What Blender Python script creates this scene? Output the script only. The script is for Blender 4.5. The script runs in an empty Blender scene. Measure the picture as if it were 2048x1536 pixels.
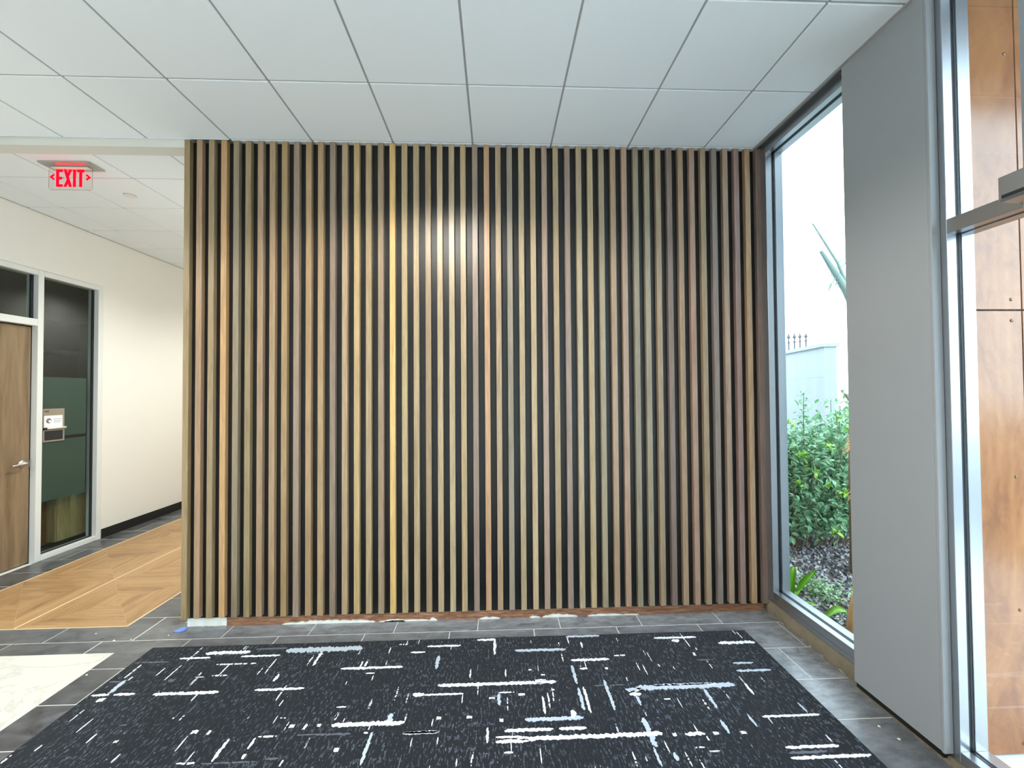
import bpy, bmesh, math, random
from mathutils import Vector, Matrix, noise
S = bpy.context.scene
C = S.collection
random.seed(7)
H = 1.742                                   # eye height
# ------------------------------------------------------------------ camera, sky, lights, exposure
cam = bpy.data.cameras.new('camera'); cam.sensor_width = 36; cam.sensor_fit = 'HORIZONTAL'
cam.lens = 830.08 / 2048 * 36; cam.clip_start = .02
co = bpy.data.objects.new('camera', cam); C.objects.link(co); S.camera = co
R_ = Vector((0.99923207, -0.03857463, -0.0068745)); U_ = Vector((0.00614818, -0.01891604, 0.99980217)); F_ = Vector((0.03869704, 0.99907666, 0.01866435))
co.matrix_world = Matrix(((R_.x, U_.x, -F_.x, 0), (R_.y, U_.y, -F_.y, 0), (R_.z, U_.z, -F_.z, H), (0, 0, 0, 1)))
S.view_settings.view_transform = 'Standard'; S.view_settings.look = 'None'
S.view_settings.gamma = 1; S.view_settings.use_curve_mapping = False
S.view_settings.exposure = 0.42
SKY = 5.3
w = bpy.data.worlds.new('overcast_sky'); S.world = w; w.use_nodes = True
b = w.node_tree.nodes['Background']; b.inputs[0].default_value = (.72, .87, 1.0, 1); b.inputs[1].default_value = SKY
LIGHTS = []                                 # recessed downlights: x, y, watts, colour
AMBER = (1.0, .945, .84); COOL = (.86, .95, 1.0); DAYW = (1.0, .985, .95); WARM = (.99, 1.0, .93)
for x, y, p, c in [(-.474, 1.656, 205, AMBER), (-3.8, 1.2, 150, AMBER), (-.474, -.782, 85, COOL), (-3.2, -.782, 70, DAYW), (1.0, -2.6, 190, COOL), (-1.7, -2.6, 190, COOL),  # the two farthest back are added, unseen, to brighten the ceiling
                   (-3.0, 4.7, 190, WARM), (-3.0, 7.1, 190, WARM)]:
    l = bpy.data.lights.new('downlight_beam', 'SPOT'); l.energy = p; l.color = c; l.spot_size = math.radians(153); l.spot_blend = .34 if y < 3 else .7; l.shadow_soft_size = .08
    o = bpy.data.objects.new('downlight_beam', l); C.objects.link(o); o.location = (x, y, 3.640)
    LIGHTS.append((x, y, o))
S.cycles.max_bounces = 8; S.cycles.diffuse_bounces = 5; S.cycles.transparent_max_bounces = 16; S.cycles.glossy_bounces = 4
S.cycles.sample_clamp_indirect = 6; S.cycles.caustics_reflective = False; S.cycles.caustics_refractive = False

# ------------------------------------------------------------------ helpers
def lin(c):
    return tuple(((v / 255 + .055) / 1.055) ** 2.4 if v > 10 else v / 255 / 12.92 for v in c)
class NT:
    def __init__(s, m): s.t = m.node_tree; s.n = s.t.nodes; s.l = s.t.links
    def add(s, t, **k):
        n = s.n.new(t)
        for a, v in k.items():
            if a.startswith('i_'):
                key = a[2:]; key = int(key) if key.isdigit() else key.replace('_', ' ')
                if hasattr(v, 'is_output'): s.l.new(v, n.inputs[key])
                else: n.inputs[key].default_value = v
            else: setattr(n, a, v)
        return n
    def noise(s, vec, scale, detail=3, rough=.55, dist=0):
        return s.add('ShaderNodeTexNoise', i_Vector=vec, i_Scale=scale, i_Detail=detail, i_Roughness=rough, i_Distortion=dist).outputs[0]
    def ramp(s, f, *st):
        n = s.add('ShaderNodeValToRGB', i_0=f); r = n.color_ramp
        while len(r.elements) < len(st): r.elements.new(.5)
        for e, (p, c) in zip(r.elements, st):
            e.position = p; e.color = (*c, 1) if hasattr(c, '__len__') else (c, c, c, 1)
        return n.outputs[0]
    def mix(s, f, a, b, mode='MIX'):
        n = s.add('ShaderNodeMix', data_type='RGBA', blend_type=mode); n.clamp_factor = True
        for k, v in ((0, f), (6, a), (7, b)):
            if hasattr(v, 'is_output'): s.l.new(v, n.inputs[k])
            else: n.inputs[k].default_value = v if k == 0 or len(v) == 4 else (*v, 1)
        return n.outputs[2]
    def math(s, op, a, b=0.0, c=0.0):
        n = s.add('ShaderNodeMath', operation=op)
        for k, v in ((0, a), (1, b), (2, c)):
            if hasattr(v, 'is_output'): s.l.new(v, n.inputs[k])
            else: n.inputs[k].default_value = v
        return n.outputs[0]
    def coords(s, which='Object', scale=(1, 1, 1), rnd=False):
        v = s.add('ShaderNodeTexCoord').outputs[which]
        if rnd:
            r = s.add('ShaderNodeObjectInfo').outputs['Random']
            off = s.add('ShaderNodeCombineXYZ', i_0=s.math('MULTIPLY', r, 37.), i_1=s.math('MULTIPLY', r, 91.), i_2=s.math('MULTIPLY', r, 53.)).outputs[0]
            v = s.add('ShaderNodeVectorMath', operation='ADD', i_0=v, i_1=off).outputs[0]
        return s.add('ShaderNodeMapping', i_Vector=v, i_Scale=scale).outputs[0]
    def bump(s, h, strength=.2, dist=.01):
        n = s.add('ShaderNodeBump', i_Height=h, i_Strength=strength, i_Distance=dist)
        s.l.new(n.outputs[0], s.n['Principled BSDF'].inputs['Normal'])
    def set(s, name, v):
        i = s.n['Principled BSDF'].inputs[name]
        if hasattr(v, 'is_output'): s.l.new(v, i)
        else: i.default_value = v
def mat(name, col=(.5, .5, .5), rough=.6, spec=.5, metal=0, emit=None, es=0, var=.06, vs=6):
    m = bpy.data.materials.new(name); m.use_nodes = True; t = NT(m)
    t.set('Roughness', rough); t.set('Specular IOR Level', spec); t.set('Metallic', metal)
    if var:
        n = t.noise(t.coords('Object'), vs, 4)
        t.set('Base Color', t.mix(n, tuple(c * (1 - var) for c in col), tuple(min(1, c * (1 + var)) for c in col)))
    else: t.set('Base Color', (*col, 1))
    if emit: t.set('Emission Color', (*emit, 1)); t.set('Emission Strength', es)
    return m
def bx(bm, x0, x1, y0, y1, z0, z1, bev=0, mi=0):
    v = [bm.verts.new(p) for p in ((x0, y0, z0), (x1, y0, z0), (x1, y1, z0), (x0, y1, z0), (x0, y0, z1), (x1, y0, z1), (x1, y1, z1), (x0, y1, z1))]
    f = [bm.faces.new([v[i] for i in q]) for q in ((3, 2, 1, 0), (4, 5, 6, 7), (0, 1, 5, 4), (1, 2, 6, 5), (2, 3, 7, 6), (3, 0, 4, 7))]
    for q in f: q.material_index = mi
    if bev:
        bmesh.ops.bevel(bm, geom=list({e for q in f for e in q.edges}), offset=bev, segments=1, affect='EDGES', profile=.5)
def prism(bm, pts, axis, a, b):
    """extrude a polygon (2-D points on the other two axes, in xyz order) along axis from a to b"""
    def P(p, t):
        q = list(p); q.insert('xyz'.index(axis), t); return q
    lo = [bm.verts.new(P(p, a)) for p in pts]; hi = [bm.verts.new(P(p, b)) for p in pts]; n = len(pts)
    bm.faces.new(lo[::-1]); bm.faces.new(hi)
    for i in range(n): bm.faces.new((lo[i], lo[(i + 1) % n], hi[(i + 1) % n], hi[i]))
    bmesh.ops.recalc_face_normals(bm, faces=bm.faces[:])
def tube(bm, pts, rad, n=8):
    rings = []
    for i, p in enumerate(pts):
        p = Vector(p); d = (Vector(pts[min(i + 1, len(pts) - 1)]) - Vector(pts[max(i - 1, 0)])).normalized()
        a = d.cross(Vector((0, 0, 1)) if abs(d.z) < .95 else Vector((1, 0, 0))).normalized(); c = d.cross(a)
        r = rad[i] if hasattr(rad, '__len__') else rad
        rings.append([bm.verts.new(p + (a * math.cos(t) + c * math.sin(t)) * r) for t in (2 * math.pi * k / n for k in range(n))])
    for A, B in zip(rings, rings[1:]):
        for k in range(n): bm.faces.new((A[k], A[(k + 1) % n], B[(k + 1) % n], B[k]))
    bm.faces.new(rings[0][::-1]); bm.faces.new(rings[-1])
def lathe(bm, prof, n=24, at=(0, 0, 0), axis='z'):
    rings = []
    for r, h in prof:
        ring = []
        for k in range(n):
            t = 2 * math.pi * k / n; u, v = r * math.cos(t), r * math.sin(t)
            p = (u, v, h) if axis == 'z' else (h, u, v)
            ring.append(bm.verts.new((at[0] + p[0], at[1] + p[1], at[2] + p[2])))
        rings.append(ring)
    for A, B in zip(rings, rings[1:]):
        for k in range(n): bm.faces.new((A[k], A[(k + 1) % n], B[(k + 1) % n], B[k]))
    bm.faces.new(rings[0][::-1]); bm.faces.new(rings[-1])
    bmesh.ops.recalc_face_normals(bm, faces=bm.faces[:])
def obj(name, bm, m, parent=None, smooth=False):
    me = bpy.data.meshes.new(name)
    if isinstance(bm, bpy.types.Mesh): me = bm
    else:
        bm.to_mesh(me); bm.free()
        for k in (m if isinstance(m, (list, tuple)) else [m]): me.materials.append(k)
        if smooth:
            for p in me.polygons: p.use_smooth = True
    o = bpy.data.objects.new(name, me); C.objects.link(o)
    if parent: o.parent = parent; o.matrix_parent_inverse = Matrix.Translation(-Vector(parent.location)) if parent.parent is None else Matrix.Identity(4)
    return o
def box(name, m, x0, x1, y0, y1, z0, z1, parent=None, bev=0):
    bm = bmesh.new(); bx(bm, x0, x1, y0, y1, z0, z1, bev); return obj(name, bm, m, parent)
def st(o): o['kind'] = 'structure'; return o
def tag(o, label, cat, group=None):
    o['label'] = label; o['category'] = cat
    if group: o['group'] = group
    return o
def empty(name, loc=(0, 0, 0)):
    o = bpy.data.objects.new(name, None); C.objects.link(o); o.location = loc; o.empty_display_size = .1; return o

# ------------------------------------------------------------------ materials
M = {}
M['tile'] = mat('ceiling_tile_white', lin((236, 241, 246)), .9, .2, var=.02, vs=240)
M['grid'] = mat('ceiling_grid_white', lin((168, 170, 170)), .6, .3, var=0)
M['paint'] = mat('warm_white_paint', lin((234, 232, 226)), .75, .25, var=.015, vs=3)
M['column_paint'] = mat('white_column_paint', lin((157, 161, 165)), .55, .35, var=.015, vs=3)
M['beam'] = mat('white_beam_paint', lin((214, 213, 206)), .7, .25, var=.01)
M['black_base'] = mat('black_rubber_base', (.012, .012, .012), .5, .35, var=.1)
M['alu'] = mat('clear_anodised_aluminium', (.46, .48, .51), .3, .5, .92, var=.03, vs=9)
M['frame_grey'] = mat('pale_grey_frame_paint', lin((222, 224, 222)), .4, .4, var=.02)
M['gasket'] = mat('black_gasket', (.012, .014, .018), .5, .4, var=.1)
m = M['concrete'] = mat('rough_beige_concrete', lin((136, 126, 108)), .9, .2, var=.22, vs=14); t = NT(m); t.bump(t.noise(t.coords('Object'), 60, 4, .65), .6, .006)
M['screw'] = mat('bronze_screw', lin((120, 92, 66)), .4, .5, .6); M['asphalt'] = mat('grey_asphalt', lin((104, 106, 108)), .9, .2, var=.1, vs=5); M['soffit'] = mat('dark_soffit', lin((84, 76, 74)), .7, .3)
M['plaster'] = mat('white_joint_compound', lin((232, 232, 226)), .85, .2, var=.05, vs=30)
M['grout'] = mat('pale_grey_grout', lin((226, 226, 222)), .9, .2, var=.08, vs=20)
M['pale_grout'] = mat('tan_edge_strip', lin((222, 200, 162)), .7, .2, var=.05)
M['steel'] = mat('brushed_steel', (.55, .54, .52), .32, .5, .9, var=.05, vs=40)
M['white_plastic'] = mat('white_plastic', lin((228, 226, 220)), .5, .4, var=.02)
def glass(name, tint=(1, 1, 1), refl=1.0):
    m = bpy.data.materials.new(name); m.use_nodes = True; t = NT(m); t.n.remove(t.n['Principled BSDF'])
    fr = t.math('MULTIPLY_ADD', t.math('POWER', t.add('ShaderNodeLayerWeight', i_Blend=.5).outputs['Facing'], 5.), .96, .04)
    mx = t.add('ShaderNodeMixShader', i_0=t.math('MULTIPLY', fr, refl), i_1=t.add('ShaderNodeBsdfTransparent', i_Color=(*tint, 1)).outputs[0],
               i_2=t.add('ShaderNodeBsdfGlossy', i_Roughness=.0, i_Color=(1, 1, 1, 1)).outputs[0])
    t.l.new(mx.outputs[0], t.n['Material Output'].inputs[0]); return m
M['glass'] = glass('clear_window_glass', (.96, .99, .985))
M['office_glass'] = glass('office_glass', (.8, .86, .84), .8)
M['acrylic'] = glass('clear_acrylic', (.97, .97, .96), .6)
# oak battens: each one takes its own tone from the object colour
m = M['slat'] = bpy.data.materials.new('oiled_oak_batten'); m.use_nodes = True; t = NT(m)
col = t.add('ShaderNodeObjectInfo').outputs['Color']
g = t.noise(t.coords('Object', (34, 34, 1.6), True), 2.2, 4, .6, 1.4)
g2 = t.noise(t.coords('Object', (9, 9, .55), True), 2.0, 3, .5, 2.5)
fine = t.noise(t.coords('Object', (420, 420, 9), True), 1.0, 2)
k = t.math('ADD', t.math('MULTIPLY', g, .34), t.math('ADD', t.math('MULTIPLY', g2, .3), t.math('MULTIPLY', fine, .18)))
c1 = t.mix(t.ramp(k, (.28, 0.), (.56, 1.)), (.60, .56, .50), (1.18, 1.17, 1.15), 'MIX')
streak = t.ramp(t.noise(t.coords('Object', (52, 52, 1.1), True), 1.3, 2, .5, 3.0), (.60, 0.), (.70, 1.))
c1 = t.mix(t.math('MULTIPLY', streak, .35), c1, (.62, .54, .46))
t.set('Base Color', t.mix(1.0, col, c1, 'MULTIPLY')); t.set('Roughness', .37); t.set('Specular IOR Level', .65); t.bump(fine, .06, .002)
M['backing'] = mat('black_backing_board', (.004, .005, .006), .40, .5, var=.1, vs=4)
m = M['sill_wood'] = mat('reddish_sill_plank', lin((150, 84, 52)), .75, .3); t = NT(m)
g = t.noise(t.coords('Object', (3, 30, 40)), 2.5, 5, .65, 1.2)
t.set('Base Color', t.ramp(g, (.3, lin((98, 66, 50))), (.52, lin((146, 104, 78))), (.68, lin((188, 144, 116)))))
def oak(name, dark, mid, light, along='x', rough=.5, sc=1.0):
    m = mat(name, mid, rough, .4); t = NT(m)
    s = {'x': (1.3, 16, 16), 'y': (16, 1.3, 16), 'z': (16, 16, 1.3)}[along]
    g = t.noise(t.coords('Object', tuple(v * sc for v in s), True), 1.6, 5, .62, 1.3)
    h = t.noise(t.coords('Object', tuple(v * sc * .25 for v in s), True), 1.6, 2, .5, .6)
    t.set('Base Color', t.ramp(t.math('ADD', t.math('MULTIPLY', g, .65), t.math('MULTIPLY', h, .35)), (.34, dark), (.5, mid), (.64, light))); return m
M['plank'] = oak('oak_look_floor_plank', lin((136, 102, 66)), lin((172, 136, 94)), lin((186, 150, 108)), 'x', .42)
M['door_wood'] = oak('oak_door_veneer', lin((112, 92, 68)), lin((132, 110, 84)), lin((146, 124, 96)), 'z', .45, .6)
M['cab_wood'] = oak('pale_oak_cabinet', lin((150, 132, 92)), lin((184, 166, 122)), lin((200, 182, 138)), 'z')
M['cab_brown'] = oak('dark_brown_cabinet', lin((70, 40, 20)), lin((96, 58, 30)), lin((110, 68, 38)), 'y')
# charcoal porcelain tile with pale plaster dust by the slat wall, painted sheen by the window
m = M['slate'] = mat('charcoal_porcelain', (.05, .05, .05), .42, .9); t = NT(m)
n1 = t.noise(t.coords('Object', (3, 7, 3), True), 1.6, 6, .68, .5); n2 = t.noise(t.coords('Object', (1, 1, 1), True), 26, 4, .7)
rn = t.add('ShaderNodeObjectInfo').outputs['Random']
base = t.mix(t.ramp(n1, (.33, 0.), (.67, 1.)), lin((54, 55, 57)), lin((104, 106, 110)))
base = t.mix(t.math('MULTIPLY', rn, .3), base, lin((62, 62, 63)))
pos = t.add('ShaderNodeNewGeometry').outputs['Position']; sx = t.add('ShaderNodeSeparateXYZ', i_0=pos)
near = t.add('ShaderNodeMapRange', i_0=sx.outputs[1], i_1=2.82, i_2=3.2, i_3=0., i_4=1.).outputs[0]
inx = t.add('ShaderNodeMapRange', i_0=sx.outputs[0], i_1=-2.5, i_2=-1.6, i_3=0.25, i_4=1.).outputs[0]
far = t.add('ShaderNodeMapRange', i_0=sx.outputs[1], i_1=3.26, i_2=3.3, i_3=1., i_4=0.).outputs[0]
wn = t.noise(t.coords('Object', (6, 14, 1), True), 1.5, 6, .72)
near = t.math('MAXIMUM', near, t.math('MULTIPLY', t.add('ShaderNodeMapRange', i_0=sx.outputs[0], i_1=1.6, i_2=1.86, i_3=0., i_4=1.).outputs[0], t.add('ShaderNodeMapRange', i_0=sx.outputs[1], i_1=1.7, i_2=2.5, i_3=.15, i_4=1.).outputs[0]))  # adds the window side, where the pale tone paints in sky sheen
dust_sheen = t.math('MULTIPLY', t.math('MULTIPLY', near, far), t.math('MULTIPLY', inx, t.ramp(wn, (.30, .06), (.70, .75))))
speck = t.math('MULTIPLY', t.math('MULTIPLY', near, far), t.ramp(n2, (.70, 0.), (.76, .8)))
base = t.mix(dust_sheen, base, lin((186, 190, 196))); base = t.mix(speck, base, lin((214, 214, 212)))
t.set('Base Color', base); t.set('Roughness', t.ramp(n1, (.3, .26), (.7, .40))); t.bump(n1, .05, .004)
m = M['marble'] = mat('white_marble_look', lin((236, 232, 220)), .3, .45); t = NT(m)
n = t.noise(t.coords('Object', (1, 1.6, 1), True), 1.8, 7, .6, 2.2)
t.set('Base Color', t.mix(t.ramp(n, (.47, 0.), (.5, .5), (.53, 0.)), lin((220, 218, 210)), lin((184, 180, 170))))
# carpet ground: near-black loop pile with short grey flecks running front to back
m = M['carpet'] = mat('charcoal_loop_carpet', (.02, .02, .022), .95, .1); t = NT(m)
P3 = t.coords('Object')
fl = t.noise(t.coords('Object', (95, 26, 1)), 1.0, 2, .5); fl2 = t.noise(t.coords('Object', (190, 75, 1)), 1.0, 1); patch = t.noise(P3, 3.2, 3)
grey = t.math('MULTIPLY', t.ramp(fl, (.55, 0.), (.60, 1.)), t.ramp(fl2, (.40, .1), (.56, 1.)))
grey = t.math('MULTIPLY', grey, t.ramp(patch, (.36, .3), (.6, 1.)))
base = t.mix(grey, lin((24, 28, 35)), lin((98, 106, 120)))
wt = t.math('MULTIPLY', t.ramp(t.noise(t.coords('Object', (120, 40, 1)), 1.0, 1), (.735, 0.), (.75, 1.)), t.ramp(t.noise(P3, 2.3, 2), (.42, 0.), (.55, 1.)))
base = t.mix(wt, base, lin((205, 207, 210)))
loop = t.noise(P3, 330, 1); base = t.mix(t.ramp(loop, (.35, .0), (.65, .3)), base, (.006, .006, .008))
t.set('Base Color', base); t.bump(loop, .5, .004); t.set('Sheen Weight', .08); t.set('Sheen Roughness', .6)
M['yarn'] = [mat('white_yarn', lin((236, 239, 242)), .95, .1, var=.1, vs=160), mat('blue_grey_yarn', lin((186, 195, 208)), .95, .1, var=.12, vs=160), mat('dim_grey_yarn', lin((104, 108, 116)), .95, .1, var=.15, vs=160)]
# phenolic cladding
m = M['clad'] = mat('copper_wood_cladding', lin((176, 112, 68)), .22, .7); t = NT(m)
n = t.noise(t.coords('Object', (2.2, 2.2, .9), True), 1.7, 6, .62, 1.1); n2 = t.noise(t.coords('Object', (9, 9, 5), True), 1.0, 4, .7, 1.8)
t.set('Base Color', t.ramp(t.math('ADD', t.math('MULTIPLY', n, .7), t.math('MULTIPLY', n2, .3)), (.34, lin((124, 74, 42))), (.5, lin((152, 98, 56))), (.66, lin((168, 114, 68)))))
t.set('Roughness', t.ramp(n2, (.3, .16), (.7, .22)))
M['ext_concrete'] = mat('pale_concrete', lin((222, 222, 220)), .85, .2, var=.06, vs=3)
M['stucco'] = mat('pale_stucco', lin((152, 157, 158)), .9, .2, var=.03, vs=4)
M['soil'] = mat('dark_mulch_soil', lin((92, 84, 78)), .95, .1, var=.3, vs=14)

# ------------------------------------------------------------------ floor
XL, XW, XF = -4.79, 2.067, 2.11; XO_ = XF + .02             # left wall, column face, inner face of the window frames
floor = st(box('floor', M['grout'], XL - .15, XO_, -4, 9.5, -.12, -.0009))
CARPET = (-2.36, 1.787, .75, 2.972); WOOD = (-4.42, -2.78, 3.262, 9.5); MARBLE = (XL, -2.58, .45, 2.935); LOBBY = (XL, XF, -4, .45)
EXC = [CARPET, WOOD, MARBLE, LOBBY]
def clip_cells(x0, x1, y0, y1):
    xs = sorted({x0, x1} | {v for e in EXC for v in e[:2] if x0 < v < x1}); ys = sorted({y0, y1} | {v for e in EXC for v in e[2:] if y0 < v < y1})
    out = []
    for a, b_ in zip(xs, xs[1:]):
        for c, d in zip(ys, ys[1:]):
            mx, my = (a + b_) / 2, (c + d) / 2
            if not any(e[0] < mx < e[1] and e[2] < my < e[3] for e in EXC): out.append((a, b_, c, d))
    return out
G = .0029
for r in range(-8, 18):
    y0 = 3.071 + .3048 * r; y1 = y0 + .3048
    off = -1.975 + .2 * ((-r) % 3) * -1 - .61 * 6
    for k in range(14):
        x0 = off + .61 * k; x1 = x0 + .61
        a, b_, c, d = max(x0 + G, XL), min(x1 - G, XF + .012), y0 + G, y1 - G
        if r in (0,) and x0 > -2.4: d = min(d, 3.3)
        if r > 0: b_ = min(b_, -2.33)
        if b_ - a < .02 or d < .9: continue
        cells = [q for q in clip_cells(a, b_, c, d) if q[1] - q[0] > .004 and q[3] - q[2] > .004]
        if not cells: continue
        bm = bmesh.new()
        for q in cells: bx(bm, *q, -.006, random.uniform(-.0004, .0004))
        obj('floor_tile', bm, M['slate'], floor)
# marble-look field on the left
for i in range(2):
    for j in range(3):
        x1 = -2.583 - 1.22 * i; y1 = 2.932 - 1.22 * j
        box('marble_tile', M['marble'], max(x1 - 1.2175, XL), x1, max(y1 - 1.2175, .452), y1, -.006, 0, floor)
for i in range(6):  # unseen lobby floor, laid as white marble to bounce light onto the ceiling
    for j in range(4):
        x1 = XF - .02 - 1.22 * i; y1 = .448 - 1.22 * j
        box('marble_tile', M['marble'], max(x1 - 1.2175, XL), x1, max(y1 - 1.2175, -4), y1, -.006, 0, floor)
# oak-look inlay: squares of mitred planks laid round their centres
def ring_mesh(i, n=3, s=.82):
    h = s / 2; w_ = h / n; o, q = h - w_ * i, h - w_ * (i + 1); e = .0005
    bm = bmesh.new(); prism(bm, [(-o + 2 * e, -o + e), (o - 2 * e, -o + e), (max(q, .002), -q - e), (min(-q, -.002), -q - e)], 'z', -.006, .0)
    me = bpy.data.meshes.new('wood_plank'); bm.to_mesh(me); bm.free(); me.materials.append(M['plank']); return me
rings = [ring_mesh(i) for i in range(3)]
for sx_ in (-3.19, -4.01):
    for j in range(7):
        for i in range(3):
            for a in range(4):
                o = obj('wood_plank', rings[i], None, floor); o.location = (sx_, 3.262 + .41 + .82 * j, random.uniform(-.0003, .0003)); o.rotation_euler.z = a * math.pi / 2
for x in (-2.78, -3.6, -4.42): box('edge_strip', M['pale_grout'], x - .007, x + .007, 3.262, 9.0, -.006, .0012, floor)
box('edge_strip', M['pale_grout'], -4.42, -2.775, 3.257, 3.265, -.006, .0012, floor)

# ------------------------------------------------------------------ carpet
cp = empty('entrance_carpet', (0, 2, 0))
tag(cp, 'large charcoal carpet with broken white and grey dashes, inset in the dark tile floor', 'carpet')
box('pile', M['carpet'], CARPET[0], CARPET[1], CARPET[2], CARPET[3], -.004, .005, cp)
ST = '''0 -2086 2840 -1889 2840 17 0;0 -2345 2810 -2127 2810 13 2;0 -1950 2888 -1660 2888 35 0;0 -1803 2766 -1552 2766 11 0;0 -1692 2842 -1441 2842 17 0;0 -1639 2919 -1432 2919 18 2;0 -1425 2893 -916 2893 55 1;0 -2345 2632 -2274 2632 13 2;0 -2343 2521 -2245 2521 18 0;0 -2219 2521 -2102 2521 21 0;0 -1990 2513 -1623 2513 24 0;0 -1422 2520 -1138 2520 18 0;0 -1757 2658 -1666 2658 13 0;0 -1212 2180 -1120 2180 11 0;0 -1028 2182 -755 2182 7 2;0 -1511 2042 -1419 2042 10 0;0 -1394 2037 -1139 2037 8 2;0 -479 2889 -253 2889 18 0;0 -579 2829 -483 2829 17 0;0 -142 2946 -13 2946 23 0;0 118 2813 458 2813 26 1;0 485 2955 722 2955 24 1;0 472 2696 722 2696 24 0;0 756 2730 854 2730 12 0;0 -354 2504 348 2504 27 0;0 -488 2436 -422 2436 35 0;0 -421 2432 -198 2432 14 0;0 5 2430 95 2430 10 0;0 117 2410 155 2410 16 0;0 564 2460 749 2460 8 2;0 808 2430 1395 2430 41 1;0 742 2420 841 2420 22 1;0 753 2381 821 2381 28 0;0 143 2226 455 2226 27 1;0 33 2158 284 2158 20 0;0 314 2158 456 2158 20 0;0 -12 2120 120 2120 12 0;0 -12 2093 153 2093 21 0;0 95 2105 832 2105 26 0;0 880 2096 900 2096 19 0;0 944 2095 1046 2095 21 0;0 1089 2093 1117 2093 17 0;0 1230 2091 1257 2091 17 0;0 1097 2906 1397 2906 21 0;0 1207 2870 1262 2870 36 0;0 1515 2828 1770 2828 30 0;0 1496 2617 1628 2617 17 1;0 1478 2545 1695 2545 21 1;0 1282 2660 1393 2660 11 2;0 -485 2168 -301 2168 15 0;0 513 2612 562 2612 18 0;0 672 2608 690 2608 18 0;0 1394 1994 1660 1994 17 0;0 1379 1937 1770 1937 18 0;0 1391 1966 1577 1966 15 2;0 1404 2186 1718 2186 14 0;0 910 2446 1264 2446 17 1;0 -484 2168 -303 2168 18 0;0 -870 2237 -492 2237 28 0;0 -923 2177 -750 2177 7 2;0 -685 2180 -664 2180 9 0;0 -987 2686 -600 2686 20 0;0 -1087 2240 -1061 2240 24 0;0 -944 2238 -925 2238 19 0;0 -799 2084 -775 2084 23 0;0 -327 2260 -303 2260 22 0;0 -167 2258 -138 2258 19 0;0 8 2226 28 2226 23 0;0 -2273 2480 -2236 2480 29 0;0 -1572 2226 -1540 2226 21 0;0 -1994 2628 -1961 2628 29 2;0 -1919 2184 -1900 2184 14 0;1 -2018 2811 -2018 2955 12 0;1 -1724 2917 -1724 2955 7 0;1 -1719 2663 -1719 2767 8 0;1 -2022 2632 -2022 2770 7 0;1 -2284 2663 -2284 2795 10 0;1 -2258 2529 -2258 2644 27 1;1 -1950 2697 -1950 2770 7 2;1 -1835 2579 -1835 2646 15 1;1 -1444 2665 -1444 2804 8 0;1 -1352 2588 -1352 2653 19 0;1 -1734 2439 -1734 2534 7 0;1 -1255 2429 -1255 2551 8 0;1 -1214 2376 -1214 2439 6 0;1 -1176 2724 -1176 2862 18 0;1 -1216 2726 -1216 2828 9 0;1 -1352 2044 -1352 2174 16 0;1 -1222 2108 -1222 2173 14 0;1 -2052 2181 -2052 2238 9 0;1 -2276 2329 -2276 2408 6 0;1 -1824 2061 -1824 2108 10 0;1 -1473 2050 -1473 2105 7 0;1 -1216 2052 -1216 2079 17 0;1 -2345 2081 -2345 2127 12 0;1 -866 2270 -866 2317 19 0;1 -947 2100 -947 2152 9 0;1 -1482 2204 -1482 2232 16 0;1 -1003 2215 -1003 2250 15 0;1 -20 2777 -20 2950 16 0;1 -387 2655 -387 2785 23 1;1 6 2333 6 2422 20 1;1 469 2479 469 2646 19 1;1 470 2276 470 2447 20 1;1 501 2254 501 2453 16 0;1 637 2268 637 2504 18 1;1 790 2295 790 2377 18 1;1 1198 2255 1198 2403 22 1;1 1150 2250 1150 2322 11 0;1 1460 2345 1460 2439 14 0;1 1304 2795 1304 2955 8 0;1 1714 2875 1714 2949 8 0;1 1294 2702 1294 2733 15 0;1 1342 2575 1342 2650 6 0;1 769 2027 769 2208 30 1;1 612 2114 612 2176 10 1;1 756 1922 756 2027 13 1;1 644 1927 644 2005 9 0;1 896 1915 896 1993 7 0;1 -54 2087 -54 2182 14 0;1 316 2377 316 2454 9 0;1 255 2259 255 2387 15 0;1 286 2299 286 2416 9 0;1 422 2686 422 2765 8 0;1 575 2821 575 2886 13 0;1 1171 2088 1171 2175 20 1;1 1336 2123 1336 2207 14 1;1 1430 2138 1430 2189 10 1;1 -168 2560 -168 2640 10 0;1 49 2559 49 2629 10 0;1 402 2225 402 2279 36 0;1 842 1948 842 1993 24 1;1 1646 2016 1646 2057 10 0;1 1664 2200 1664 2274 13 1;1 1462 2403 1462 2504 8 1;1 1757 2569 1757 2635 6 2;1 -643 1993 -643 2182 17 1;1 -841 2666 -841 2766 13 0;1 -870 2668 -870 2758 11 0;1 -583 2396 -583 2504 8 0;1 -711 2333 -711 2412 12 1;1 -576 2217 -576 2302 32 1;1 -492 2240 -492 2293 7 0;1 -947 2105 -947 2160 7 0;1 -868 2276 -868 2322 13 0;1 -201 2358 -201 2424 7 0;1 -431 2076 -431 2136 5 0;1 54 2291 54 2391 6 0;1 -196 1966 -196 2008 7 0;1 -126 1963 -126 2014 7 0;1 64 2034 64 2112 5 0;1 -1018 2004 -1018 2038 8 0'''
bms = [bmesh.new() for _ in range(3)]
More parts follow.
